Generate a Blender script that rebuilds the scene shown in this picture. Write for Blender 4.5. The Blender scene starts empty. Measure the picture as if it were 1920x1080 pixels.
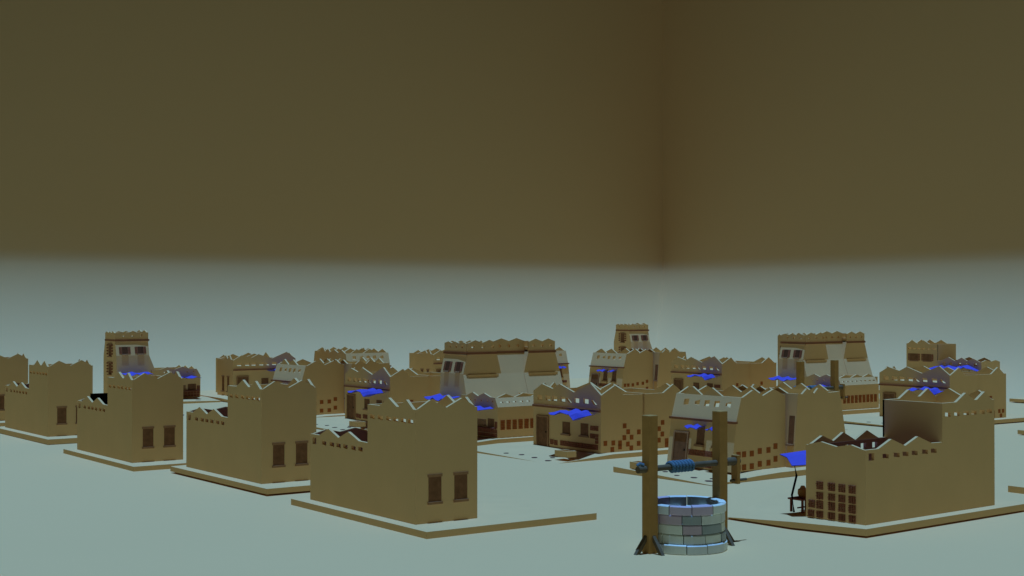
import bpy, math, random
from mathutils import Vector, Matrix
from mathutils.geometry import tessellate_polygon
random.seed(7)
S = bpy.context.scene
COL = S.collection
R = math.radians

# ------------------------------------------------------------------ materials
def mat(name, col, rough=0.9, noise=0.0, scale=3.0, spec=0.0, col2=None, bump=0.0):
    m = bpy.data.materials.new(name); m.use_nodes = True
    nt = m.node_tree; b = nt.nodes['Principled BSDF']
    b.inputs['Roughness'].default_value = rough
    b.inputs['Specular IOR Level'].default_value = spec
    b.inputs['Base Color'].default_value = (*col, 1)
    if noise > 0 or col2:
        tc = nt.nodes.new('ShaderNodeTexCoord'); n = nt.nodes.new('ShaderNodeTexNoise')
        n.inputs['Scale'].default_value = scale; n.inputs['Detail'].default_value = 4
        nt.links.new(tc.outputs['Object'], n.inputs['Vector'])
        rp = nt.nodes.new('ShaderNodeValToRGB')
        c2 = col2 or tuple(min(1, c*(1+noise)) for c in col)
        c1 = col if col2 else tuple(c*(1-noise) for c in col)
        rp.color_ramp.elements[0].position = .3; rp.color_ramp.elements[0].color = (*c1, 1)
        rp.color_ramp.elements[1].position = .7; rp.color_ramp.elements[1].color = (*c2, 1)
        nt.links.new(n.outputs['Fac'], rp.inputs['Fac']); nt.links.new(rp.outputs['Color'], b.inputs['Base Color'])
        if bump:
            bp = nt.nodes.new('ShaderNodeBump'); bp.inputs['Strength'].default_value = bump
            nt.links.new(n.outputs['Fac'], bp.inputs['Height']); nt.links.new(bp.outputs['Normal'], b.inputs['Normal'])
    return m
PA = (.83, .53, .245)
M = dict(
    plaster=mat('plaster', PA, noise=.02, scale=.9),
    ground=mat('ground_sand', PA, noise=.012, scale=.05),
    backdrop=mat('backdrop', (.775, .52, .262)),
    inner=mat('shade_toned_plaster', (.48, .25, .17), noise=.05),  # plaster darkened in colour to stand for shade inside the low part
    wood=mat('brown_wood', (.26, .12, .058), noise=.18, scale=5),
    frame=mat('frame_wood', (.42, .22, .11), noise=.1, scale=5),
    band=mat('cornice_wood', (.34, .14, .07), noise=.06),
    brick=mat('red_brick', (.42, .12, .035), noise=.1, scale=6),
    dbrick=mat('dark_brick', (.32, .11, .06), noise=.12, scale=6),
    blue=mat('blue_cloth', (.12, .105, .52), noise=.03),
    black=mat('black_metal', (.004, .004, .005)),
    post=mat('post_wood', (.50, .27, .09), noise=.08, scale=4),
    grey=mat('grey_wood', (.16, .115, .07), noise=.12, scale=5),
    rope=mat('blue_rope', (.12, .20, .26), noise=.1, scale=12),
    st1=mat('stone_pale', (.86, .88, .76), rough=.5, noise=.04, spec=.4),
    st2=mat('stone_mauve', (.62, .48, .55), rough=.5, noise=.05, spec=.4),
    st3=mat('stone_dark', (.38, .42, .42), rough=.5, noise=.05, spec=.4),
    st4=mat('stone_grey', (.76, .78, .72), rough=.5, noise=.05, spec=.4),
    table=mat('table_wood', (.22, .07, .045), noise=.1),
    pot=mat('clay_pot', (.5, .22, .07), noise=.1),
    dwood=mat('dark_wood', (.13, .055, .028), noise=.15, scale=5),
    mortar=mat('mortar', (.62, .36, .19)),
    slab=mat('dark_slab', (.12, .05, .04), noise=.1),
)

# ------------------------------------------------------------------ mesh helper
class MB:
    def __init__(s): s.v = []; s.f = []; s.m = []
    def face(s, pts, mi=0):
        n = len(s.v); s.v += [tuple(p) for p in pts]; s.f.append(tuple(range(n, n+len(pts)))); s.m.append(mi)
    def prism(s, loop, fn, t0, t1, holes=(), mi=0, mback=None, mside=None):
        """loop/holes: (u,z) outlines; fn(u,z,t) -> xyz; outer face at t0, inner at t1"""
        if mback is None: mback = mi
        if mside is None: mside = mi
        loops = [list(loop)] + [list(h) for h in holes]
        flat = [p for l in loops for p in l]
        tris = tessellate_polygon([[Vector((u, z, 0)) for u, z in l] for l in loops])
        for tr in tris:
            a = [flat[i] for i in tr]
            s.face([fn(u, z, t0) for u, z in a], mi)
            s.face([fn(u, z, t1) for u, z in reversed(a)], mback)
        for l in loops:
            for i in range(len(l)):
                p, q = l[i], l[(i+1) % len(l)]
                s.face([fn(*p, t0), fn(*p, t1), fn(*q, t1), fn(*q, t0)], mside)
    def box(s, x0, y0, z0, x1, y1, z1, mi=0, fn=None):
        g = fn or (lambda x, y, z: (x, y, z))
        P = [g(x, y, z) for z in (z0, z1) for x, y in ((x0, y0), (x1, y0), (x1, y1), (x0, y1))]
        for q in ((0, 3, 2, 1), (4, 5, 6, 7), (0, 1, 5, 4), (1, 2, 6, 5), (2, 3, 7, 6), (3, 0, 4, 7)):
            s.face([P[i] for i in q], mi)
    def tube(s, pts, rad, n=10, mi=0, caps=True):
        pts = [Vector(p) for p in pts]; rad = rad if isinstance(rad, (list, tuple)) else [rad]*len(pts)
        rings = []
        for i, p in enumerate(pts):
            d = (pts[min(i+1, len(pts)-1)]-pts[max(i-1, 0)]).normalized()
            a = d.cross(Vector((0, 0, 1)));  a = a if a.length > .05 else d.cross(Vector((1, 0, 0)))
            a.normalize(); b = d.cross(a)
            rings.append([p+(a*math.cos(2*math.pi*k/n)+b*math.sin(2*math.pi*k/n))*rad[i] for k in range(n)])
        for r0, r1 in zip(rings, rings[1:]):
            for k in range(n): s.face([r0[k], r0[(k+1) % n], r1[(k+1) % n], r1[k]], mi)
        if caps: s.face(rings[0][::-1], mi); s.face(rings[-1], mi)
    def build(s, name, mats, parent=None, smooth=False):
        me = bpy.data.meshes.new(name)
        me.from_pydata(s.v, [], s.f)
        for m_ in (mats if isinstance(mats, (list, tuple)) else [mats]): me.materials.append(M[m_])
        for p, i in zip(me.polygons, s.m): p.material_index = i
        import bmesh
        bm = bmesh.new(); bm.from_mesh(me); bmesh.ops.remove_doubles(bm, verts=bm.verts, dist=1e-5)
        bmesh.ops.recalc_face_normals(bm, faces=bm.faces); bm.to_mesh(me); bm.free()
        if smooth:
            for p in me.polygons: p.use_smooth = True
            me.set_sharp_from_angle(angle=R(35))
        o = bpy.data.objects.new(name, me); COL.objects.link(o)
        if parent: o.parent = parent
        return o
def tag(o, label, cat, group=None):
    o['label'] = label; o['category'] = cat
    if group: o['group'] = group
    return o
def empty(name, loc=(0, 0, 0), rz=0):
    o = bpy.data.objects.new(name, None); o.empty_display_size = .3; COL.objects.link(o)
    o.location = loc; o.rotation_euler = (0, 0, rz); return o
def copy_tree(o, parent=None):
    c = o.copy(); COL.objects.link(c); c.parent = parent
    for ch in list(o.children): copy_tree(ch, c)
    return c

# ------------------------------------------------------------------ shared wall bits
def rect(u0, u1, z0, z1): return [(u0, z0), (u1, z0), (u1, z1), (u0, z1)]
def fx(x0, sg=1):   # wall whose outer face lies in x = x0; u runs along y; t goes inward (+x when sg=1)
    return lambda u, z, t: (x0+sg*t, u, z)
def fy(y0, sg=1):
    return lambda u, z, t: (u, y0+sg*t, z)
def zig(u0, u1, base, peaks):
    """outline (counter-clockwise) of a wall from u0 to u1 down to base, topped with the given (u,z) points"""
    return [(u0, base), (u1, base)] + sorted(peaks, key=lambda p: -p[0])
def auto_zig(u0, u1, zv, zp, n, e=.18):
    L = u1-u0; w = (L-2*e)/n; P = [(u0, zv)]
    if e > 0: P.append((u0+e*.98, zv))
    for k in range(n):
        a = u0+e+k*w
        P.append((a+w/2, zp))
        if k < n-1: P.append((a+w, zv))
    if e > 0: P.append((u1-e*.98, zv))
    P.append((u1, zv)); return P
def hole(u, z0, z1, w, s=.0): return [(u-w/2, z0), (u+w/2, z0+s), (u+w/2, z1), (u-w/2, z1-s)]
def window(par, fn, u0, u1, z0, z1, lint=True, shutters=False, pk=1.0, mt='wood'):
    """panel set on the wall with lintel and sill; fn(u,z,d): d = outward distance"""
    m = MB(); m.box(u0, 0, z0, u1, 1, z1, fn=lambda x, y, z: fn(x, z, -.05+.065*y))
    w = m.build('window', mt, par)
    e = .035
    if lint:
        m = MB(); m.box(u0-e, 0, z1-.0, u1+e, 1, z1+.09, fn=lambda x, y, z: fn(x, z, -.05+(.05+.05*pk)*y)); m.build('lintel', 'frame', w)
    m = MB(); m.box(u0-e, 0, z0-.08, u1+e, 1, z0, fn=lambda x, y, z: fn(x, z, -.05+(.05+.11*pk)*y)); m.build('sill', 'frame', w)
    if shutters:
        for s, u in ((-1, u0), (1, u1)):
            m = MB()
            a, b = sorted((u+s*.03, u+s*.18))
            m.box(a, 0, z0+.001, b, 1, z1, fn=lambda x, y, z: fn(x, z, -.05+.062*y))
            for k in range(4):
                zz = z0+.02+(z1-z0-.1)*k/3.3
                m.box(a, 0, zz, b, 1, zz+.07, 1, fn=lambda x, y, z: fn(x, z, -.05+(.05+.05*pk)*y))
            a2, b2 = sorted((u+s*.0, u+s*.03))
            m.box(a2, 0, z0+.001, b2, 1, z1, fn=lambda x, y, z: fn(x, z, -.05+(.05+.06*pk)*y))
            m.build('shutter_frame', ['frame' if mt == 'wood' else 'band', 'dbrick'], w)
    return w
def door(par, fn, u0, u1, z1):
    m = MB(); m.box(u0, 0, 0.001, u1, 1, z1, fn=lambda x, y, z: fn(x, z, -.05+.07*y)); d = m.build('door', 'wood', par)
    m = MB(); e = .07
    for a, b, c, t in ((u0-e, u0, 0.001, z1), (u1, u1+e, 0.001, z1), (u0-e, u1+e, z1, z1+e)):
        m.box(a, 0, c, b, 1, t, fn=lambda x, y, z: fn(x, z, -.05+.12*y))
    m.build('frame', 'frame', d)
    m = MB(); uu = u0+.16*(u1-u0)
    m.box(uu-.02, 0, z1*.47, uu+.02, 1, z1*.53, fn=lambda x, y, z: fn(x, z, .015+.04*y)); m.build('handle', 'black', d)
    return d
def bricks(par, fn, rects, nu, nz, mt='brick', name='brick_panel', gap=.14, d=.028):
    """every rectangle is one panel: a grid of small bricks standing proud of a thin mortar bed"""
    for (u0, u1, z0, z1) in rects:
        m = MB()
        cu = (u1-u0)/nu; cz = (z1-z0)/nz
        if nu*nz == 1: m.box(u0, 0, z0, u1, 1, z1, fn=lambda x, y, z: fn(x, z, -.03+(.03+d)*y))
        else:
            m.box(u0, 0, z0, u1, 1, z1, 1, fn=lambda x, y, z: fn(x, z, -.03+(.036)*y))
            for i in range(nu):
                for j in range(nz):
                    g = gap; dd = d*random.uniform(.6, 1.4)
                    m.box(u0+cu*(i+g/2), 0, z0+cz*(j+g/2), u0+cu*(i+1-g/2), 1, z0+cz*(j+1-g/2), fn=lambda x, y, z: fn(x, z, -.03+(.03+dd)*y))
        m.build(name, [mt, 'mortar'], par)
def cloth(x_of, y_of, nu, nv, zf, name='awning', parent=None, th=.02):
    m = MB(); G = [[(x_of(i/nu, j/nv), y_of(i/nu, j/nv), zf(i/nu, j/nv)) for j in range(nv+1)] for i in range(nu+1)]
    for i in range(nu):
        for j in range(nv):
            q = [G[i][j], G[i+1][j], G[i+1][j+1], G[i][j+1]]
            m.face(q); m.face([(x, y, z-th) for x, y, z in reversed(q)])
    def edge(a, b): m.face([a, b, (b[0], b[1], b[2]-th), (a[0], a[1], a[2]-th)])
    for i in range(nu): edge(G[i][0], G[i+1][0]); edge(G[i][nv], G[i+1][nv])
    for j in range(nv): edge(G[0][j], G[0][j+1]); edge(G[nu][j], G[nu][j+1])
    return m.build(name, 'blue', parent)
def deck(par, x0, y0, x1, y1, z, mt='plaster'):
    m = MB(); m.box(x0, y0, z-.1, x1, y1, z); return m.build('roof', mt, par)
T = .10

# ------------------------------------------------------------------ house kind 1: stepped house
def stepped_house():
    L, Lt, W = 6.84, 2.92, 2.28
    h = empty('stepped_house')
    m = MB()
    # long wall, x = 0 : tall part and low part in one outline
    tall = [(0.0, 3.5), (.14, 3.5), (.55, 3.78), (1.0, 3.53), (1.13, 3.53), (1.62, 3.78), (2.15, 3.5), (2.92, 3.5)]
    low = [(2.92, 2.26), (3.49, 2.27), (4.2, 2.52), (4.86, 2.27), (5.55, 2.52), (6.2, 2.26), (6.84, 2.26)]
    hl = [hole(u, 3.05, 3.20, .30, .03) for u in (.29, .71, 1.17, 1.6, 2.12, 2.62)]
    hl += [hole(u, 1.94, 2.10, .30, .03) for u in (3.38, 3.84, 4.38, 4.85, 5.3, 5.85)] + [hole(6.55, 1.93, 2.15, .27)]
    m.prism([(0, 0), (L, 0)] + low[::-1] + tall[::-1], fx(0), 0, T, hl, mback=0)
    # back long wall x = W
    hb = [hole(u, 3.05, 3.20, .30, .03) for u in (.29, .71, 1.17, 1.6, 2.12, 2.62)]
    hb += [hole(u, 1.95, 2.14, .28) for u in (3.5, 4.1, 4.9, 5.6, 6.3)]
    low2 = [(2.92, 2.26), (3.3, 2.27), (3.9, 2.55), (4.5, 2.27), (5.1, 2.55), (5.6, 2.3), (6.15, 2.5), (6.7, 2.26), (6.84, 2.26)]
    m.prism([(0, 0), (L, 0)] + low2[::-1] + tall[::-1], fx(W, -1), 0, T, hb)
    # end wall y = 0
    m.prism(zig(T, W-T, 0, [(T, 3.52), (.55, 3.78), (1.13, 3.52), (1.7, 3.79), (W-T, 3.53)]), fy(0), 0, T)
    # transverse wall between the tall and the low part
    m.prism(rect(T, W-T, .5, 3.5), fy(Lt, -1), 0, T)
    # low end wall y = L
    m.prism(zig(T, W-T, 0, [(T, 2.27), (.55, 2.38), (1.1, 2.28), (1.7, 2.39), (W-T, 2.28)]), fy(L, -1), 0, T)
    m.build('wall', ['plaster', 'inner'], h)
    # added dark sheets 4 mm inside the low part's walls, painting its deep shade
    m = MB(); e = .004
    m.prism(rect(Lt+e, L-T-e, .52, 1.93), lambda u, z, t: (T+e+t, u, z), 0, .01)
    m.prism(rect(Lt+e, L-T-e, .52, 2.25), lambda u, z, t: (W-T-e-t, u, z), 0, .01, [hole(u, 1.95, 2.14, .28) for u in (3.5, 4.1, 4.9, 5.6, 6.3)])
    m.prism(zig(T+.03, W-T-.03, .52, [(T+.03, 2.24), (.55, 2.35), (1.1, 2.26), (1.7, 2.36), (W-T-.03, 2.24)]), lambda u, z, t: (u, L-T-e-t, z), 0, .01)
    m.build('shade_lining', 'inner', h)
    deck(h, T, Lt, W-T, L-T, .5, 'inner'); deck(h, T, T, W-T, Lt-T, 2.98)  # low roof carries the painted interior shade too
    m = MB(); m.box(W-.05, Lt+.004, 2.2, W+.004, Lt+.012, 3.49); m.build('edge_strip', 'black', h)
    # two windows in the end wall
    f = lambda u, z, d: (u, -d, z)
    window(h, f, .47, .93, .65, 1.41, pk=.5); window(h, f, 1.42, 1.89, .65, 1.41, pk=.5)
    # brick panels on the low end wall
    f2 = lambda u, z, d: (u, L+d, z)
    cols = [(1.59, 1.86), (1.13, 1.40), (.74, 1.01), (.35, .62)]
    P = [(a, b, z0, z1) for a, b in cols for z0, z1 in ((.9, 1.16), (.60, .82), (.30, .56), (.03, .24))]
    P += [(1.91, 2.17, .31, .56), (1.94, 2.2, .03, .24)]
    bricks(h, f2, P, 3, 5, 'dbrick', gap=.34, d=.05)
    # shuttered windows of the tall back wall
    f3 = lambda u, z, d: (W+d, u, z)
    window(h, f3, .35, 1.1, 2.2, 2.73, lint=False, shutters=True, pk=.5); window(h, f3, 1.6, 2.35, 2.2, 2.73, lint=False, shutters=True, pk=.5)
    door(h, f3, .4, 1.1, 1.45)
    bricks(h, f3, [(3.6, 4.0, .1, .6), (5.9, 6.3, .1, .6)], 2, 5)
    # wall-side awning over the low back wall
    random.seed(3)
    zz = {}
    def zf(i, j):
        k = (round(i*8), round(j*3))
        if k not in zz: zz[k] = 1.86-.26*j+.08*math.sin(i*19+j*2)+random.uniform(-.04, .04)
        return zz[k]
    cloth(lambda i, j: W+.012+1.3*j, lambda i, j: 3.0+2.6*i, 8, 3, zf, parent=h)
    return h
def sunshade():
    """crooked black pole carrying a blue cloth, origin at pole foot"""
    t = empty('sunshade')
    m = MB(); m.tube([(0, 0, 0), (.0, .10, .55), (0, -.13, 1.15), (0, .02, 1.66)], .035, 8); m.build('pole', 'black', t)
    m = MB()
    A = [(.48, .12, 1.82), (-.05, -.75, 1.95), (-.88, -.75, 2.02), (-.88, .30, 1.62), (-.38, .55, 1.56), (.10, .22, 1.76)]; c = (-.3, -.15, 1.86)
    for k in range(6):
        a, b = A[k], A[(k+1) % 6]
        m.face([c, a, b]); m.face([(x, y, z-.025) for x, y, z in (c, b, a)])
        m.face([a, b, (b[0], b[1], b[2]-.025), (a[0], a[1], a[2]-.025)])
    m.build('cloth', 'blue', t)
    return t
def side_table():
    t = empty('table')
    m = MB(); m.box(-.3, -.45, .40, .3, .45, .45); m.build('table_top', 'table', t)
    for sx in (-1, 1):
        for sy in (-1, 1):
            m = MB(); x, y = sx*.23, sy*.36
            m.box(x-.03, y-.03, 0, x+.03, y+.03, .40); m.build('leg', 'table', t)
    m = MB(); m.box(-.015, -.33, .12, .015, .33, .16); m.build('stretcher', 'table', t)
    return t
def basket():
    m = MB(); pr = [(.0, .0), (.13, 0), (.17, .12), (.16, .24), (.10, .28), (.06, .36), (0, .37)]
    n = 14
    for (r0, z0), (r1, z1) in zip(pr, pr[1:]):
        for k in range(n):
            a, b = 2*math.pi*k/n, 2*math.pi*(k+1)/n
            q = [(r0*math.cos(a), r0*math.sin(a), z0), (r0*math.cos(b), r0*math.sin(b), z0), (r1*math.cos(b), r1*math.sin(b), z1), (r1*math.cos(a), r1*math.sin(a), z1)]
            if r0 == 0: q = q[1:]
            elif r1 == 0: q = q[:3]
            m.face(q)
    return m.build('clay_jar', 'pot', None, True)

# ------------------------------------------------------------------ house kind 2: flat-fronted house with awning
def awning_house():
    F, La, Lb = 4.98, 2.61, 5.25
    h = empty('courtyard_house')
    m = MB()
    fac = [(0, 2.6), (.73, 3.10), (1.92, 2.64), (2.99, 2.98), (3.51, 2.73), (4.31, 2.92), (4.95, 2.58), (F, 2.58)]
    H = [hole(u, 2.15, 2.40, .37, .02) for u in (4.48, 3.85, 3.35, 2.74, 1.72, 1.05)] + [[(.24, 2.15), (.5, 2.15), (.68, 2.33), (.60, 2.38)], [(2.05, 2.15), (2.28, 2.15), (2.5, 2.33), (2.4, 2.38)]]
    m.prism(zig(0, F, 0, fac), fx(0), 0, T, H)
    m.prism(zig(T, La, 0, [(T, 2.63), (.85, 3.02), (1.31, 2.58), (La, 2.56)]), fy(0), 0, T)
    m.prism(zig(0, F-T, 1.5, [(0, 2.60), (1.2, 2.60), (2.1, 2.93), (3.0, 2.6), (3.8, 2.93), (F-T, 2.6)]), fx(La, -1), 0, T)
    m.prism(zig(T, La, 0, [(T, 2.62), (.35, 2.62), (.62, 2.93), (.9, 2.65), (1.2, 2.93), (1.5, 2.62), (La, 2.62)]), fy(F, -1), 0, T)
    # rear block, set back a little
    o = .06; x0 = La+.03; Fr = 3.9
    m.prism(zig(x0, Lb, 0, [(x0, 2.56), (3.85, 2.56), (4.5, 2.95), (5.05, 2.56), (Lb, 2.56)]), fy(o), 0, T)
    m.prism(zig(o+T, Fr, 0, [(o+T, 2.56), (.5, 2.56), (1.3, 2.9), (2.1, 2.56), (Fr, 2.56)]), fx(Lb, -1), 0, T)
    m.prism(zig(x0, Lb-T, 0, auto_zig(x0, Lb-T, 2.56, 2.84, 1, .5)), fy(Fr, -1), 0, T)
    m.prism(zig(o+T, Fr-T, 0, [(o+T, 2.54), (Fr-T, 2.54)]), fx(x0), 0, T)
    m.build('wall', 'plaster', h)
    deck(h, T, T, La-T, F-T, 2.1); deck(h, x0+T, o+T, Lb-T, Fr-T, 2.1)
    m = MB(); m.box(-.09, .02, 1.83, .01, F-.02, 1.93); m.build('cornice', 'band', h)
    f = lambda u, z, d: (-d, u, z)
    door(h, f, 3.84, 4.62, 1.36)
    window(h, f, 2.2, 2.75, .70, 1.24, lint=False); window(h, f, .88, 1.42, .72, 1.26, lint=False)
    bricks(h, f, [(3.12, 3.38, .10, .34), (3.42, 3.68, .12, .36)], 2, 3, 'dbrick')
    bricks(h, f, [(.18, 2.92, .12, .36)], 20, 3, 'dbrick', 'brick_plinth')
    bricks(h, f, [(.16, .74, .98, 1.2), (.4, .74, .62, .84), (.16, .38, .40, .84)], 3, 3, 'dbrick')
    sq = [(.26, .43), (.73, .42), (1.13, .40), (1.13, .22), (.67, .13), (1.41, 1.16), (1.62, .88), (1.39, .62), (1.83, .62), (2.27, .84), (2.26, .31), (1.6, .32), (1.81, .13)]
    f2 = lambda u, z, d: (u, -d, z)
    s = .105
    bricks(h, f2, [(a-s, a+s, b-s*1.05, b+s*1.05) for a, b in sq], 1, 1, 'brick', 'brick_squares', d=.012)
    sq2 = [(3.8, 1.19), (3.58, .91), (3.78, .65), (3.57, .38), (3.36, .15), (3.36, .68), (4.05, .33), (4.05, .14), (4.6, .4), (4.95, .4), (4.75, .14)]
    f3 = lambda u, z, d: (u, .06-d, z)
    bricks(h, f3, [(a-s, a+s, b-s*1.05, b+s*1.05) for a, b in sq2], 1, 1, 'brick', 'brick_squares', d=.012)
    f4 = lambda u, z, d: (u, F+d, z)
    window(h, f4, .62, .92, .35, 1.35); window(h, f4, 1.45, 1.78, .35, 1.35)
    random.seed(5); zz = {}
    prof = [1.66, 1.60, 1.80, 1.86, 1.80, 1.84, 1.88, 1.74, 1.70, 1.78]
    def zf(i, j):
        k = (round(i*9), round(j*3))
        if k not in zz: zz[k] = prof[k[0]]*.8+.40-.05*j*(1+.6*math.sin(k[0]*2.1))+random.uniform(-.04, .04)
        return zz[k]
    cloth(lambda i, j: -.10-(1.65+.15*math.sin(i*9))*j, lambda i, j: .30+2.05*i-.85*j, 9, 3, zf, parent=h)
    return h

# ------------------------------------------------------------------ house kind 3: house with battered front
def bx_(z):   # inset of the leaning front at height z
    if z <= 1.96: return .27*z/1.96
    if z <= 2.95: return .27+.30*(z-1.96)/.99
    return .57
def battered_house():
    F, La = 3.66, 3.19
    h = empty('battered_house')
    m = MB()
    ff = lambda u, z, t: (bx_(z)+t, u, z)
    def strip(z0, z1, holes=()):
        m.prism(rect(0, F, z0, z1), ff, 0, T, holes)
    strip(0, 1.96)
    strip(1.96, 2.95, [[(c-.14, 2.52), (c+.14, 2.50+s), (c+.14, 2.74-s), (c-.14, 2.76)] for c, s in ((.62, .06), (1.25, 0), (1.8, 0), (2.35, .06), (2.98, 0))])
    for a, p, b in ((3.2, 2.72, 2.2), (2.15, 1.62, 1.05)):
        m.prism([(b, 2.95), (a, 2.95), (p, 3.27)], lambda u, z, t: (.57+t, u, z), 0, T)
    def side(y0, sg, peaks, x1):
        lp = [(.0+T, 0), (x1, 0)] + sorted(peaks, key=lambda p: -p[0]) + [(.57+T, 2.95), (.27+T, 1.96)]
        m.prism(lp, fy(y0, sg), 0, T)
    side(0, 1, [(1.25, 3.22), (1.85, 2.97), (2.5, 3.22), (3.1, 2.96), (La, 2.96)], La)
    side(F, -1, [(1.2, 3.2), (1.7, 2.97), (2.3, 3.2), (2.9, 2.96), (La, 2.96)], La)
    m.prism(zig(T, F-T, 0, auto_zig(T, F-T, 2.95, 3.22, 3)), fx(La, -1), 0, T)
    # second block, standing forward on the long side
    x0, x1, y0, y1 = 3.20, 6.75, -.42, 3.2
    g = lambda z: .27*z/3.0
    m.prism(rect(y0, y1, 0, 3.0), lambda u, z, t: (x0+g(z)+t, u, z), 0, T)
    m.prism([(x0+T, 0), (x1, 0), (x1-.62, 3.0), (5.4, 2.98), (4.75, 3.2), (4.5, 2.98), (4.05, 3.2), (3.75, 2.98), (x0+g(3)+T, 3.0)], fy(y0), 0, T)
    m.prism([(x0+T, 0), (x1, 0), (x1-.62, 3.0), (5.4, 2.98), (4.75, 3.2), (4.5, 2.98), (4.05, 3.2), (3.75, 2.98), (x0+g(3)+T, 3.0)], fy(y1, -1), 0, T)
    m.prism(rect(y0+T, y1-T, 0, 3.0), lambda u, z, t: (x1-.207*z-t, u, z), 0, T)
    for k in range(3):
        a = .15+k*1.0
        m.prism([(a, 3.0), (a+.95, 3.0), (a+.47, 3.26)], lambda u, z, t: (x1-.621-t, u, z), 0, T)
        m.prism([(a, 3.0), (a+.95, 3.0), (a+.47, 3.22)], lambda u, z, t: (x0+.27+t, u, z), 0, T)
    m.build('wall', 'plaster', h)
    deck(h, .6+T, T, La-T, F-T, 2.42); deck(h, x0+.4, y0+T, x1-.75, y1-T, 2.7)
    m = MB(); m.box(.16, -.03, 1.91, .33, F+.03, 2.0); m.build('cornice', 'band', h)
    f = lambda u, z, d: (bx_(z)-d, u, z)
    door(h, f, 2.58, 3.3, 1.36)
    window(h, f, 1.66, 2.08, .97, 1.7, lint=False); window(h, f, .7, 1.12, .97, 1.7, lint=False)
    bricks(h, f, [(.9, 2.48, .50, .74)], 10, 3, 'dbrick', 'brick_plinth')
    bricks(h, f, [(.3, .85, .5, .68), (.3, 2.3, .06, .2)], 5, 2, 'dbrick')
    # stone step blocks under the windows
    for a in (.72, 1.62):
        m = MB(); m.box(.02, a, .76, .16, a+.5, .88); m.build('ledge', 'plaster', h)
    cols = [(.40, .68, .16), (.72, .68, .16), (1.17, .68, .17), (1.64, .75, .23), (2.16, .76, .24), (2.58, .89, .37)]
    s = .115
    f2 = lambda u, z, d: (u, -d, z)
    bricks(h, f2, [(a-s, a+s, b-s, b+s) for a, p, q in cols for b in (p, q)], 1, 1, 'brick', 'brick_squares', d=.012)
    f3 = lambda u, z, d: (x0+g(z)-d, u, z)
    window(h, f3, -.34, -.06, .95, 2.1, lint=False)
    for (c, w, sd) in ((1.95, .85, 11), (.9, .62, 12)):
        random.seed(sd); zz = {}
        def zf(i, j):
            k = (round(i*5), round(j*2))
            if k not in zz: zz[k] = 1.74-.09*j+.05*math.sin(k[0]*2.2+c)+random.uniform(-.03, .03)
            return zz[k]
        cloth(lambda i, j: .16-.42*j, lambda i, j: c-w/2+w*i, 5, 2, zf, parent=h)
    return h

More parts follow.
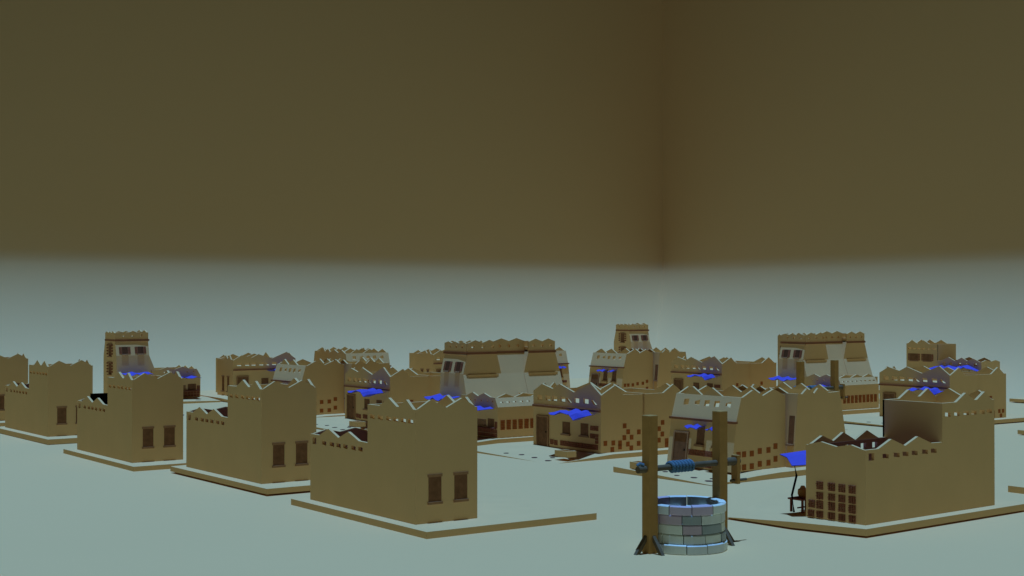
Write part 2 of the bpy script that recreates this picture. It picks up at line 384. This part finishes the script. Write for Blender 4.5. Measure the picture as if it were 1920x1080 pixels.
# ------------------------------------------------------------------ house kind 4: tower complex with low annex
def tower_house():
    h = empty('tower_house')
    m = MB()
    fa = lambda z: .46-.26*(4.1-z)/1.06 if z > 3.04 else (.20-.20*(3.04-z)/3.04)        # leaning front x
    y0, y1 = 3.3, 5.4
    # front leaning face (normal -x): two strips, edges follow the flare of the side
    ys = lambda z: y0 if z >= 3.0 else y0-1.05*((3.0-z)/3.0)**1.0
    def front(z0, z1, b0, b1): m.face([(fa(z0), b0, z0), (fa(z0), y1, z0), (fa(z1), y1, z1), (fa(z1), b1, z1)])
    N = [0, .75, 1.5, 2.25, 3.0, 3.04, 4.1]
    for a, b in zip(N, N[1:]): front(a, b, ys(a), ys(b))
    def block(xa, xb, fl, fr, first=False):
        nonlocal y1
        # xa/xb top x range; fl/fr flare at z=3
        L_ = lambda z: (fa(z) if first else xa-fl*min(1, (4.1-z)/1.06))
        R_ = lambda z: xb+fr*min(1, (4.1-z)/1.06)
        zs = [4.1, 3.55, 3.0]
        for a, b in zip(zs, zs[1:]):
            m.face([(L_(b), y0, b), (R_(b), y0, b), (R_(a), y0, a), (L_(a), y0, a)])
        zs = [3.0, 2.25, 1.5, .75, 0]
        for a, b in zip(zs, zs[1:]):
            m.face([(L_(b), ys(b), b), (R_(b), ys(b), b), (R_(a), ys(a), a), (L_(a), ys(a), a)])
        for a, b in zip([4.1, 3.0, 2.25, 1.5, .75], [3.0, 2.25, 1.5, .75, 0]):   # returns
            m.face([(R_(b), ys(b), b), (R_(b), y1, b), (R_(a), y1, a), (R_(a), ys(a), a)])
            if not first: m.face([(L_(b), ys(b), b), (L_(b), y1, b), (L_(a), y1, a), (L_(a), ys(a), a)])
        m.face([(L_(0), y1, 0), (R_(0), y1, 0), (R_(3), y1, 3), (L_(3), y1, 3)])
        m.face([(L_(3), y1, 3), (R_(3), y1, 3), (R_(4.1), y1, 4.1), (L_(4.1), y1, 4.1)])
        # small shelf under the vertical panel
        m.box(L_(3)+.28, y0-.06, 2.9, R_(3)-.2, y0+.02, 2.99)
    block(.46, 2.31, .26, .30, True)
    m1 = m; m = MB()
    Y1, y1 = y1, y0+.62
    block(4.40, 6.18, .30, .36)
    y1 = Y1
    # recessed middle, leaning outwards from the cornice
    ym = lambda z: 3.63-.32*(4.1-z)/1.1 if z > 3.0 else ys(z)+.02
    for a, b in zip([4.1, 3.0, 2.25, 1.5, .75], [3.0, 2.25, 1.5, .75, 0]):
        m.face([(2.2, ym(b), b), (4.5, ym(b), b), (4.5, ym(a), a), (2.2, ym(a), a)])
    # parapets
    m2 = m; m = m1
    def par(m, x0, x1, yy, zt, n, hs):
        P = auto_zig(x0, x1, zt, zt+.15, n, .04)
        m.prism([(x0, 4.1), (x1, 4.1)]+P[::-1], fy(yy), 0, .1, [[(c+.11*math.cos(k*1.047), 4.43+.085*math.sin(k*1.047)) for k in range(6)] for c in hs])
    par(m, .46, 2.31, y0-.02, 4.62, 2, (.78, 1.42, 2.05)); par(m2, 2.32, 4.39, y0+.34, 4.68, 2, (2.75, 3.35, 3.95)); par(m2, 4.40, 6.18, y0-.02, 4.64, 2, (4.72, 5.3, 5.88))
    for xx in (.44,):
        P = auto_zig(y0+.081, y1, 4.60, 4.68, 3, .04)
        m.prism([(y0+.081, 4.1), (y1, 4.1)]+P[::-1], fx(xx), 0, .1, [[(c+.10*math.cos(k*1.047), 4.43+.08*math.sin(k*1.047)) for k in range(6)] for c in (3.75, 4.3, 4.85)])
    P = auto_zig(.54, 2.31, 4.60, 4.70, 3, .04)
    m.prism([(.54, 4.1), (2.31, 4.1)]+P[::-1], fy(y1, -1), 0, .1, [[(c+.06*math.cos(k*1.047), 4.42+.05*math.sin(k*1.047)) for k in range(6)] for c in (1.0, 1.8)])
    P = auto_zig(y0+.081, y1-.11, 4.60, 4.70, 4, .04)
    m.prism([(y0+.081, 4.1), (y1-.11, 4.1)]+P[::-1], fx(2.31, -1), 0, .1)
    m2.prism([(2.32, 4.1), (6.18, 4.1), (6.18, 4.66), (2.32, 4.66)], fy(y0+.62, -1), 0, .1)
    m2.prism([(y0+.081, 4.1), (y0+.51, 4.1), (y0+.51, 4.66), (y0+.081, 4.66)], fx(6.18, -1), 0, .1)
    m2.build('side_tower_wall', 'plaster', h)
    m = MB(); m.box(2.32, y0+.39, 4.2, 6.07, y0+.51, 4.35); m.box(4.41, y0+.09, 4.2, 6.07, y0+.385, 4.352); m.build('side_tower_roof', 'plaster', h); m = m1
    m.build('tower_wall', 'plaster', h)
    deck(h, .56, y0+.09, 2.2, y1-.11, 4.35)
    m = MB()
    m.box(.38, y0-.07, 4.03, .47, y1+.03, 4.15); m.box(.475, y0-.075, 4.03, 2.31, y0+.01, 4.15); m.box(.475, y1-.02, 4.03, 2.31, y1+.03, 4.15)
    m.build('cornice', 'band', h)
    m = MB(); m.box(2.34, y0+.29, 4.03, 4.36, y0+.36, 4.15); m.box(4.40, y0-.075, 4.03, 6.22, y0+.01, 4.15); m.build('side_tower_cornice', 'band', h)
    # slanting eave board in front of the facade (throws the slanting shade)
    m = MB(); m.face([(.35, y0-.02, 3.99), (.43, y1, 3.99), (.47, y1, 3.99), (.47, y0-.02, 3.99)]); m.face([(.35, y0-.02, 4.02), (.43, y1, 4.02), (.47, y1, 4.02), (.47, y0-.02, 4.02)])
    m.face([(.35, y0-.02, 3.99), (.43, y1, 3.99), (.43, y1, 4.02), (.35, y0-.02, 4.02)]); m.build('eave', 'plaster', h)
    f = lambda u, z, d: (fa(z)-d, u, z)
    window(h, f, 3.66, 4.02, 3.16, 3.64, lint=False, shutters=True, pk=.5, mt='dwood'); window(h, f, 4.66, 5.02, 3.16, 3.64, lint=False, shutters=True, pk=.5, mt='dwood')
    # tall bracketed windows on the far end face
    f2 = lambda u, z, d: (u, y1+d, z)
    for z0, z1 in ((3.0, 3.8), (1.75, 2.5)):
        w = window(h, f2, 1.1, 1.6, z0, z1)
        for s in (-1, 1):
            for k in range(4):
                m = MB(); u = 1.35+s*.42; z = z0+.1+k*.2
                m.box(u-.07, y1-.02, z, u+.07, y1+.07, z+.1)
                m.build('bracket', 'dbrick', w)
    bricks(h, f2, [(.86, 1.0, .5, 1.5)], 1, 5, 'dbrick', d=.06, gap=.5)
    # annex ------------------------------------------------------
    m = MB(); AX = 3.6
    P = [(0, 1.98), (.2, 2.0), (.64, 2.0), (1.2, 2.18), (1.72, 2.0), (2.2, 2.18), (2.7, 2.0), (3.2, 2.0)]
    m.prism([(.24, 1.98), (3.2, 1.98)] + [(3.2, 2.0), (2.7, 2.0), (2.2, 2.18), (1.72, 2.0), (1.2, 2.18), (.64, 2.0), (.24, 2.0)], fx(0), 0, T)
    m.prism([(0, 0), (3.2, 0), (3.2, 1.98), (.24, 1.98), (.0, 1.53)], fx(0), 0, T,
            [[(c+.06*math.cos(k*1.047), 1.80+.06*math.sin(k*1.047)) for k in range(6)] for c in (.45, .88, 1.42, 1.95, 2.37)])
    m.prism(rect(T, AX, 0, 1.53), fy(0), 0, T)
    sl = lambda u, z, t: (u, (z-1.53)*.24/.45+t, z)
    m.prism(rect(T, AX-.1, 1.53, 1.98), sl, 0, T, [rect(c-.1, c+.1, 1.72, 1.79) for c in (.32, .72, 1.12, 1.55, 1.97, 2.4, 2.85, 3.25)])
    P = auto_zig(.02, AX-.1, 1.98, 2.17, 3, .1)
    m.prism([(.0+T, 1.98), (AX-.1, 1.98)]+[p for p in P[::-1] if p[0] > T], fy(.24), 0, T)
    m.prism(rect(T, 3.0, 0, 1.98), fx(AX, -1), 0, T)
    m.build('annex_wall', 'plaster', h)
    deck(h, T, .3+T, AX-T, 2.9, 1.66)
    f2 = lambda u, z, d: (u, -d, z)
    bricks(h, f2, [(.16+.37*k, .42+.37*k, .40, .89) for k in range(9)], 3, 6, 'brick', 'brick_grille')
    f = lambda u, z, d: (-d, u, z)
    window(h, f, .3, .84, .52, .94, lint=False)
    bricks(h, f, [(.98, 1.85, .55, .88)], 6, 4, 'frame', 'brick_grille'); bricks(h, f, [(.04, .24, .50, .82)], 2, 5, 'dbrick', 'brick_grille')
    bricks(h, f, [(.05, 2.9, .03, .42)], 14, 2, 'dbrick', 'brick_plinth')
    m = MB(); m.box(-.24, .1, .44, -.02, 2.9, .5); m.build('bench', 'table', h)
    random.seed(9)
    for (c, w, zc, xx, n, nm) in ((1.2, 1.75, 1.46, .0, 6, 0), (4.35, 1.9, 1.86, .1, 7, 1)):
        zz = {}
        def zf(i, j):
            k = (round(i*n), round(j*2))
            if k not in zz: zz[k] = zc-(.12 if nm else .03)*j+.06*math.sin(k[0]*2.0)+random.uniform(-.03, .03)
            return zz[k]
        cloth(lambda i, j: xx-.02-(1.0 if not nm else 1.0)*j, lambda i, j: c-w/2+w*i, n, 2, zf, parent=h)
    return h

# ------------------------------------------------------------------ terrace slabs
def terrace(pts, lift=0.0, stones=()):
    """pts: (x, y, ztop) around the edge"""
    t = empty('terrace')
    m = MB(); n = len(pts)
    cx = sum(p[0] for p in pts)/n; cy = sum(p[1] for p in pts)/n
    lo = lambda p: (p[0], p[1], lift+.0)
    hi = lambda p: (p[0], p[1], max(p[2], lift+.01))
    for i in range(n):
        a, b = pts[i], pts[(i+1) % n]
        m.face([(cx, cy, .25), hi(a), hi(b)]); m.face([(cx, cy, lift), lo(b), lo(a)]); m.face([lo(a), lo(b), hi(b), hi(a)])
    m.build('slab', 'plaster', t)
    for (x, y, r) in stones:
        m = MB(); k = 6
        P = [(x+r*math.cos(2*math.pi*i/k+.3)*random.uniform(.8, 1.15), y+r*1.1*math.sin(2*math.pi*i/k+.3)*random.uniform(.8, 1.1)) for i in range(k)]
        def hz(a, b):
            for i_ in range(n):
                p, q = pts[i_], pts[(i_+1) % n]
                d = (p[0]-cx)*(q[1]-cy)-(q[0]-cx)*(p[1]-cy)
                w1 = ((a-cx)*(q[1]-cy)-(q[0]-cx)*(b-cy))/d; w2 = ((p[0]-cx)*(b-cy)-(a-cx)*(p[1]-cy))/d
                if w1 >= -1e-6 and w2 >= -1e-6: return .25+w1*(p[2]-.25)+w2*(q[2]-.25)
            return .25
        m.face([(a, b, hz(a, b)+.012) for a, b in P])
        for i in range(k):
            (a, b), (c, d) = P[i], P[(i+1) % k]; m.face([(a, b, hz(a, b)-.02), (c, d, hz(c, d)-.02), (c, d, hz(c, d)+.012), (a, b, hz(a, b)+.012)])
        m.build('paving_stone', 'slab', t)
    return t
def planter():
    m = MB()
    m.box(-.45, -.25, 0, .45, .25, .06)
    for a in ((-.45, -.25, .45, -.18), (-.45, .18, .45, .25), (-.45, -.18, -.38, .18), (.38, -.18, .45, .18)):
        m.box(a[0], a[1], .06, a[2], a[3], .27)
    return m.build('planter_box', 'plaster')

# ------------------------------------------------------------------ well
def well():
    t = empty('well', (4.94, 40.52, 0), R(36))
    mats = ['st1', 'st2', 'st3', 'st4']
    random.seed(21)
    courses = [(1.19, [0, 0, 3, 0, 3, 0]), (1.13, [1, 1, 0, 1, 1, 3]), (1.11, [3, 0, 2, 0, 1, 3]), (1.11, [1, 0, 1, 1, 2, 0]), (1.15, [0, 0, 3, 1, 3, 2])]
    H = .27; N = 60
    seams0 = [[.0, .15, .42, .52, .60, .78], [.05, .12, .2, .38, .50, .75], [.0, .13, .20, .33, .55, .8], [.04, .22, .28, .38, .5, .75], [.0, .14, .19, .30, .52, .78]]
    for c, (rad, cm) in enumerate(courses):
        m = MB(); seams = seams0[c]
        K = [0, .09, .19, .27, .38, .47, .55, .64, .73, .82, .91, 1.0]
        rot = random.uniform(0, 6.28)
        for i in range(len(K)-1):
            a0, a1 = K[i]*2*math.pi+rot, K[i+1]*2*math.pi+rot
            mi = random.choice([0, 0, 3, 1, 1, 2] if c not in (0,) else [0, 3, 0])
            ro = rad*random.uniform(.985, 1.015); ri = ro-.22*random.uniform(.65, 1.3)
            z0 = c*H+.006; z1 = (c+1)*H-.006+random.uniform(-.008, .008)
            g = .011/rad; n = 6; e = .018
            def P(r, a, z): return (r*math.cos(a), r*math.sin(a), z)
            A = [a0+g+(a1-a0-2*g)*k/n for k in range(n+1)]
            ring = lambda a: [P(ri, a, z0), P(ro-e, a, z0), P(ro, a, z0+e), P(ro-.006, a, z1-.03), P(ro-.035, a, z1), P(ri+e, a, z1), P(ri, a, z1-e)]
            RR = [ring(a) for a in A]
            for r0, r1 in zip(RR, RR[1:]):
                for k in range(7): m.face([r0[k], r1[k], r1[(k+1) % 7], r0[(k+1) % 7]], mi)
            m.face(RR[0][::-1], mi); m.face(RR[-1], mi)
        m.build('stone_course', mats, t)
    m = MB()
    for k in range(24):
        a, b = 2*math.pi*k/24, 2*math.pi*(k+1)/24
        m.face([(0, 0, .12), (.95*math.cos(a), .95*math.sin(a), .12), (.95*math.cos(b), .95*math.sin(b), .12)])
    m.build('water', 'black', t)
    for s in (-1, 1):
        x = s*1.35; w = .16
        m = MB(); m.box(x-w, -w, 0, x+w, w, 3.84)
        p = m.build('post', 'post', t)
        bm_bev(p, .02)
        for (dx, dy) in ((s, 0), (0, 1), (0, -1)) if s < 0 else ((s, 0), (0, 1), (0, -1)):
            q = MB(); d = Vector((dx, dy, 0)); n = Vector((-dy, dx, 0))
            a = Vector((x, 0, .50))+d*(w+.01); b = Vector((x, 0, 0.0))+d*(w+.40)
            th = .055
            pts = [a+n*th, a-n*th, b-n*th, b+n*th]
            off = Vector((0, 0, -.16)); off2 = -d*.14
            q4 = [a+n*th+off, a-n*th+off, b-n*th+off2, b+n*th+off2]
            q.face(pts); q.face(q4[::-1])
            for i in range(4): q.face([pts[i], pts[(i+1) % 4], q4[(i+1) % 4], q4[i]])
            q.build('brace', 'grey', p)
    m = MB(); m.tube([(-1.80, 0, 2.34), (-1.52, 0, 2.34)], .10, 14); m.tube([(-1.6, 0, 2.34), (1.6, 0, 2.34)], .085, 14); m.tube([(1.50, 0, 2.34), (2.0, 0, 2.34)], .12, 14)
    m.build('axle', 'grey', t, True)
    m = MB(); pts = []
    for k in range(7*14+1):
        a = 2*math.pi*k/14; pts.append((-.62+.86*k/98, .125*math.cos(a), 2.34+.125*math.sin(a)))
    m.tube(pts, .055, 7); m.build('rope', 'rope', t, True)
    m = MB(); m.tube([(-1.78, .05, 2.45), (-1.70, .02, 2.50), (-1.60, -.02, 2.46)], .05, 8); m.build('rope_knot', 'rope', t, True)
    m = MB(); m.box(1.93, -.13, 1.68, 2.05, .13, 2.52)
    c = m.build('crank', 'post', t); bm_bev(c, .012)
    m = MB(); m.tube([(1.78, 0, 1.78), (2.42, 0, 1.78)], .04, 8); m.tube([(2.05, 0, 2.34), (2.12, 0, 2.34)], .09, 10); m.build('handle', 'grey', c, True)
    return t
def bm_bev(o, w):
    b = o.modifiers.new('bevel', 'BEVEL'); b.width = w; b.segments = 2; b.limit_method = 'ANGLE'

# ------------------------------------------------------------------ place everything
TH = R(36.3)
def place(o, x, y, th, z, label, cat, group, first):
    c = first.pop() if first else copy_tree(o)
    c.location = (x, y, z); c.rotation_euler = (0, 0, th); tag(c, label, cat, group); return c
a_ = lambda th: Vector((math.cos(th), math.sin(th), 0)); b_ = lambda th: Vector((-math.sin(th), math.cos(th), 0))
def loc(o, x, y, z=0):
    th = o.rotation_euler[2]; return Vector(o.location)*1+a_(th)*x+b_(th)*y+Vector((0, 0, z))
def origin_for(X, Y, th, lx, ly):     # world origin so that local (lx,ly) falls on world (X,Y)
    p = Vector((X, Y, 0))-a_(th)*lx-b_(th)*ly; return p.x, p.y

GS = 'stepped plaster houses'; GD = 'courtyard houses with a blue awning'; GE = 'houses with a leaning pale front'; GT = 'tower houses'
SH = stepped_house(); fs = [SH]
st_list = [
    (-2.94, 43.38, R(35.7), .21, 'nearest stepped sand house left of the well, two windows on its end'),
    (-9.25, 52.58, R(36.2), .27, 'stepped sand house, second in the front row counting away from the well'),
    (-16.03, 60.07, R(35.9), .2, 'stepped sand house in front of the left tower, black screen behind its low part'),
    (-23.13, 70.94, R(36.7), .27, 'stepped sand house left of the black screen with one window in view beside its neighbour'),
    (-29.6, 80.3, R(36.3), .25, 'stepped sand house cut by the left edge of the picture'),
    (15.98, 47.15, R(128.7), .27, 'big stepped sand house right of the well, brick panels on its low end'),
]
stepped = [place(SH, x, y, th, z, lb, 'house', GS, fs) for x, y, th, z, lb in st_list]
th = R(216.3); X, Y = origin_for(32.6, 109.0, th, 2.28, 2.92)
stepped.append(place(SH, X, Y, th, .25, 'tall stepped house far back on the right showing two wide shuttered windows', 'house', GS, fs))

DH = awning_house(); fd = [DH]
dl = [
    (3.99, 63.91, R(36.6), .20, 'courtyard house in the middle left of the well posts, with scattered brick squares'),
    (-6.72, 78.33, R(36.2), .27, 'courtyard house with tall brown door seen over the nearest stepped house'),
    (14.0, 94.84, R(36.1), .26, 'courtyard house far back between the well posts under the open background'),
    (24.54, 79.77, R(35.6), .27, 'courtyard house on the right behind the big stepped house with brick panels'),
]
court = [place(DH, x, y, th, z, lb, 'house', GD, fd) for x, y, th, z, lb in dl]
th = R(126.3)
X, Y = origin_for((437-960)/2667*101.5, 101.5, th, 0, 4.98); court.append(place(DH, X, Y, th, .25, 'courtyard house far left with two narrow windows on its pale end wall', 'house', GD, fd))
X, Y = origin_for(-6.2, 112.0, th, 0, 4.98); court.append(place(DH, X, Y, th, .25, 'small far house partly hidden behind the left side of the middle tower', 'house', GD, fd))

EH = battered_house(); fe = [EH]
el = [
    (8.7, 56.43, R(38), .23, 'house with leaning pale front right behind the well, door and two small blue awnings'),
    (-12.73, 84.39, R(37), .24, 'house whose leaning pale parapet shows behind the second stepped house'),
    (7.85, 102.61, R(38), .29, 'far house with leaning pale front below the narrow distant tower'),
]
batt = [place(EH, x, y, th, z, lb, 'house', GE, fe) for x, y, th, z, lb in el]
th = R(126.3)
X, Y = origin_for((648-960)/2667*104.6, 104.6, th, .57, 3.66); batt.append(place(EH, X, Y, th, .25, 'farthest pale-fronted house left of centre with a long pale parapet', 'house', GE, fe))
X, Y = origin_for(4.2, 111.0, th, .57, 0); batt.append(place(EH, X, Y, th, .25, 'house with one leaning pale edge showing right of the middle tower', 'house', GE, fe))

TW = tower_house(); ft = [TW]
def lone(o):
    for ch in list(o.children):
        if ch.name.startswith('side_tower'): bpy.data.objects.remove(ch)
    return o
towers = [place(TW, -.70, 70.38, R(36.5), .25, 'wide double tower in the middle with a low annex and blue awning in front', 'tower house', GT, ft),
          place(TW, 20.5, 88.6, R(36.5), .25, 'wide double tower on the right seen behind the right well post', 'tower house', GT, ft)]
th = R(126.5)
X, Y = origin_for(-27.35, 98.0, th, .46, 5.4*1.13); towers.append(lone(place(TW, X, Y, th, .25, 'lone tall tower on the left above the black screen', 'tower house', GT, ft)))
X, Y = origin_for(10.85, 132.0, th, .46, 5.4*1.13); towers.append(lone(place(TW, X, Y, th, .25, 'narrow distant tower standing highest right of the centre', 'tower house', GT, ft)))

# a small block leaning against the rear of the right double tower
m = MB(); m.prism(zig(5.45, 6.15, 0, [(5.45, 4.5), (5.62, 4.62), (5.8, 4.5), (5.98, 4.62), (6.15, 4.5)]), fx(.9), 0, 1.1)
rb = m.build('rear_block', 'plaster', towers[1])
window(towers[1], lambda u, z, d: (.9-d, u, z), 5.62, 5.92, 3.35, 3.85, lint=False)

for o in towers[2:]: o.scale = (1, 1.13, 1)
# terraces: one slab under every house
tp = {
 'S': [(-.45, -1.35, .25), (6.0, -1.35, .25), (6.3, 3.5, .25), (4.7, 7.9, .03), (2.0, 7.9, .22), (-.45, 7.4, .25)],
 'D': [(-3.28, -.63, .03), (-.6, -.63, .2), (.2, -.63, .25), (7.6, -.63, .25), (7.6, 6.0, .25), (-1, 6.4, .25), (-3.28, 6.4, .16)],
 'E': [(-2.28, -1.12, .03), (.2, -1.12, .2), (1.6, -1.12, .25), (7.4, -1.12, .25), (7.4, 4.6, .25), (-2.28, 4.45, .25)],
 'T': [(-2.6, -.35, .1), (-.3, -.35, .25), (7.2, -.35, .25), (7.2, 6.6, .25), (-2.6, 6.6, .25)],
}
def lab_terr(o, kind, lift, extra):
    stones = {'S': (), 'D': [(-2.75, .35, .16), (-2.6, 1.5, .15), (-2.5, 2.6, .13), (-2.05, .9, .12), (-2.7, 3.5, .13)], 'E': [(-1.7, -.4, .17), (-1.6, .5, .15), (-1.75, 1.3, .12), (-1.2, -.1, .12), (-1.5, 2.2, .12)], 'T': [(-1.7, .9, .18), (-1.6, 2.2, .15)]}[kind]
    t = terrace(tp[kind], lift, stones)
    t.location = (o.location[0], o.location[1], o.location[2]-.25); t.rotation_euler = o.rotation_euler.copy()
    tag(t, extra, 'terrace', 'low plaster slabs under the houses')
    return t
sn = ['nearest stepped house left of the well', 'second stepped house in the front row', 'stepped house in front of the left tower', 'stepped house left of the black screen', 'stepped house at the left picture edge', 'big stepped house with brick panels', 'far right stepped house with shuttered windows']
for o, s, l in zip(stepped, sn, (0, .05, 0, 0, 0, .04, 0)): lab_terr(o, 'S', l, 'pale slab under the '+s)
dn = ['middle courtyard house left of the well', 'courtyard house with the tall brown door', 'far courtyard house between the well posts', 'courtyard house behind the big stepped house', 'far left courtyard house with narrow windows', 'small house behind the middle tower']
for o, s, l in zip(court, dn, (0, 0, 0, .04, .05, 0)): lab_terr(o, 'D', l, 'pale slab under the '+s)
en = ['pale-fronted house behind the well', 'pale-fronted house behind the second stepped house', 'pale-fronted house below the distant tower', 'farthest pale-fronted house left of centre', 'pale-edged house right of the middle tower']
for o, s, l in zip(batt, en, (.03, 0, 0, 0, 0)): lab_terr(o, 'E', l, 'pale slab under the '+s)
tn = ['middle double tower', 'right double tower', 'lone left tower', 'narrow distant tower']
for o, s in zip(towers, tn): lab_terr(o, 'T', 0, 'pale slab under the '+s)

# yard furniture of the stepped houses
ss, tb, bk = sunshade(), side_table(), basket()
f1, f2_, f3_ = [ss], [tb], [bk]
for o, s in zip(stepped, sn):
    th = o.rotation_euler[2]
    p = loc(o, 3.15, 6.38); place(ss, p.x, p.y, th, p.z, 'blue sunshade on a black pole by the '+s, 'sunshade', 'blue sunshades', f1)
    p = loc(o, 3.05, 6.0); place(tb, p.x, p.y, th, p.z, 'dark wooden table beside the '+s, 'table', 'small tables under the sunshades', f2_)
    p = loc(o, 3.12, 5.98, .45); place(bk, p.x, p.y, th, p.z, 'clay jar on the table by the '+s, 'jar', 'clay jars on the tables', f3_)
pb = planter(); fp = [pb]
for o, s in zip(court, dn):
    p = loc(o, -2.1, -.08); place(pb, p.x, p.y, o.rotation_euler[2]+R(90), p.z, 'low plaster planter box before the '+s, 'planter', 'planter boxes on the slabs', fp)
for o, s in zip(batt, en):
    p = loc(o, -1.9, 3.15); place(pb, p.x, p.y, o.rotation_euler[2]+R(90), p.z, 'low plaster planter box before the '+s, 'planter', 'planter boxes on the slabs', fp)

# slabs running out of the right side of the picture
def free_slab(x, y, lift, zt, label, boxes=()):
    """(x, y): a point on the edge facing left; the slab runs from there towards the lower right and away"""
    t = empty('terrace', (x, y, 0), TH); m = MB()
    m.box(0, -6, lift, 6.5, 0, zt); m.build('slab', 'plaster', t)
    tag(t, label, 'terrace', 'low plaster slabs under the houses')
    for bx, by, lb in boxes:
        p = loc(t, bx, by, zt); place(pb, p.x, p.y, TH+R(90), p.z, lb, 'planter', 'planter boxes on the slabs', fp)
free_slab(18.25, 52.4, 0, .24, 'bare pale slab cut by the right picture edge, just behind the big stepped house')
free_slab(26.6, 74.9, .05, .26, 'pale slab with a planter at the right picture edge', [(.5, -1.9, 'low plaster planter box at the right picture edge beside the big stepped house')])
free_slab(34.6, 99.0, .06, .28, 'farthest pale slab at the right picture edge', [(1.9, -2.2, 'farthest low plaster box at the right picture edge')])

# black screen behind the third stepped house
b2 = stepped[2]; p = loc(b2, .55, 6.62)
t = empty('black_screen', (p.x, p.y, p.z), b2.rotation_euler[2])
m = MB(); m.box(.03, 0, .53, 1.53, .04, 2.56); m.build('panel', 'black', t)
m = MB(); m.box(0, -.01, .51, .028, .05, 2.57); m.build('post', 'black', t)
m = MB(); m.box(1.532, -.01, .51, 1.56, .05, 2.57); m.build('post', 'black', t)
tag(t, 'black upright screen inside the low part of the stepped house before the left tower', 'screen')
w_ = well(); w2_ = copy_tree(w_); w2_.location = (16.45, 76.6, 0); tag(w2_, 'distant well whose two brown posts stand before the right double tower', 'well', 'wells')
tag(w_, 'large round stone well with blue rope in the right foreground', 'well', 'wells')

# ------------------------------------------------------------------ ground and background
m = MB(); q = [(-14, 118), (-14, -14), (96, -14), (96, 118)]; da_, db_ = Vector((math.cos(R(33)), math.sin(R(33)))), Vector((-math.sin(R(33)), math.cos(R(33))))
Q = [da_*u+db_*v for u, v in q]
m.face([(p.x, p.y, 0) for p in Q]); m.face([(p.x, p.y, -.5) for p in Q[::-1]])
for i in range(4): m.face([(*Q[i], 0), (*Q[i-1], 0), (*Q[i-1], -.5), (*Q[i], -.5)])
g = m.build('ground', 'ground'); g['kind'] = 'structure'
WALL_H = 46; FAR = 14
def backdrop():
    # cove profile shaped to fade the overhead light with height, then an upright wall
    prof = [(0, 1.0), (1.8, .86), (4, .69), (7, .48), (9.0, .31), (10.2, .17), (11.0, .05), (11.4, .0)]
    def cosv(z):
        for (z0, c0), (z1, c1) in zip(prof, prof[1:]):
            if z <= z1: return c0+(c1-c0)*(z-z0)/(z1-z0)
        return 0
    P = [(0.0, -.01)]; x = 0; z = 0.0; ds = .35
    while z < 11.38 and len(P) < 200:
        c = cosv(max(z, .03)); s = math.sqrt(max(0, 1-c*c)); x += c*ds; z += s*ds; P.append((x, z))
    xe = x; P += [(xe, 14), (xe, 30), (xe, WALL_H)]
    da = Vector((math.cos(R(33)), math.sin(R(33)))); db = Vector((-da.y, da.x))
    K = Vector(((1243-960)/2667*152, 152.)); ha, hb = K@da, K@db
    m = MB(); rings = []; ra = .3
    for px, pz in P:
        ins = xe-px; A, B = ha-ins, hb-ins
        # an open L: from the near end of the right wall, round the corner, to the near end of the left wall
        ring = [(A, -FAR), (A, B*.3)] + [(A, B-.05), (A, B), (A-.05, B)] + [(A*.2, B), (-FAR, B)]
        rings.append([(*(da*u+db*v), pz) for u, v in ring])
    n = len(rings[0])
    for r0, r1 in zip(rings, rings[1:]):
        for k in range(n-1): m.face([r0[k], r0[k+1], r1[k+1], r1[k]])
    o = m.build('backdrop_wall', 'backdrop', None, False)  # plain coved backdrop wall closing the view
    for p in o.data.polygons: p.use_smooth = True
    o.data.set_sharp_from_angle(angle=R(60))
    o['kind'] = 'structure'
backdrop()

# ------------------------------------------------------------------ light, world, camera
w = bpy.data.worlds.new('World'); S.world = w; w.use_nodes = True
bg = w.node_tree.nodes['Background']; bg.inputs['Color'].default_value = (.014, .013, .008, 1); bg.inputs['Strength'].default_value = 1.0
l = bpy.data.lights.new('sun', 'SUN'); l.energy = 4.03; l.color = (.215, .49, 1.0); l.angle = R(.5)
lo = bpy.data.objects.new('sun', l); COL.objects.link(lo); lo.rotation_euler = (R(0), R(0), 0)
c = bpy.data.cameras.new('camera'); c.lens = 50; c.sensor_width = 36; c.clip_end = 1000
co = bpy.data.objects.new('camera', c); COL.objects.link(co); co.location = (0, 0, 7); co.rotation_euler = (R(90.558), 0, 0)
S.camera = co
S.view_settings.view_transform = 'Standard'; S.view_settings.look = 'None'; S.view_settings.exposure = 0; S.view_settings.gamma = 1
S.cycles.max_bounces = 8; S.cycles.diffuse_bounces = 6; S.cycles.use_denoising = True
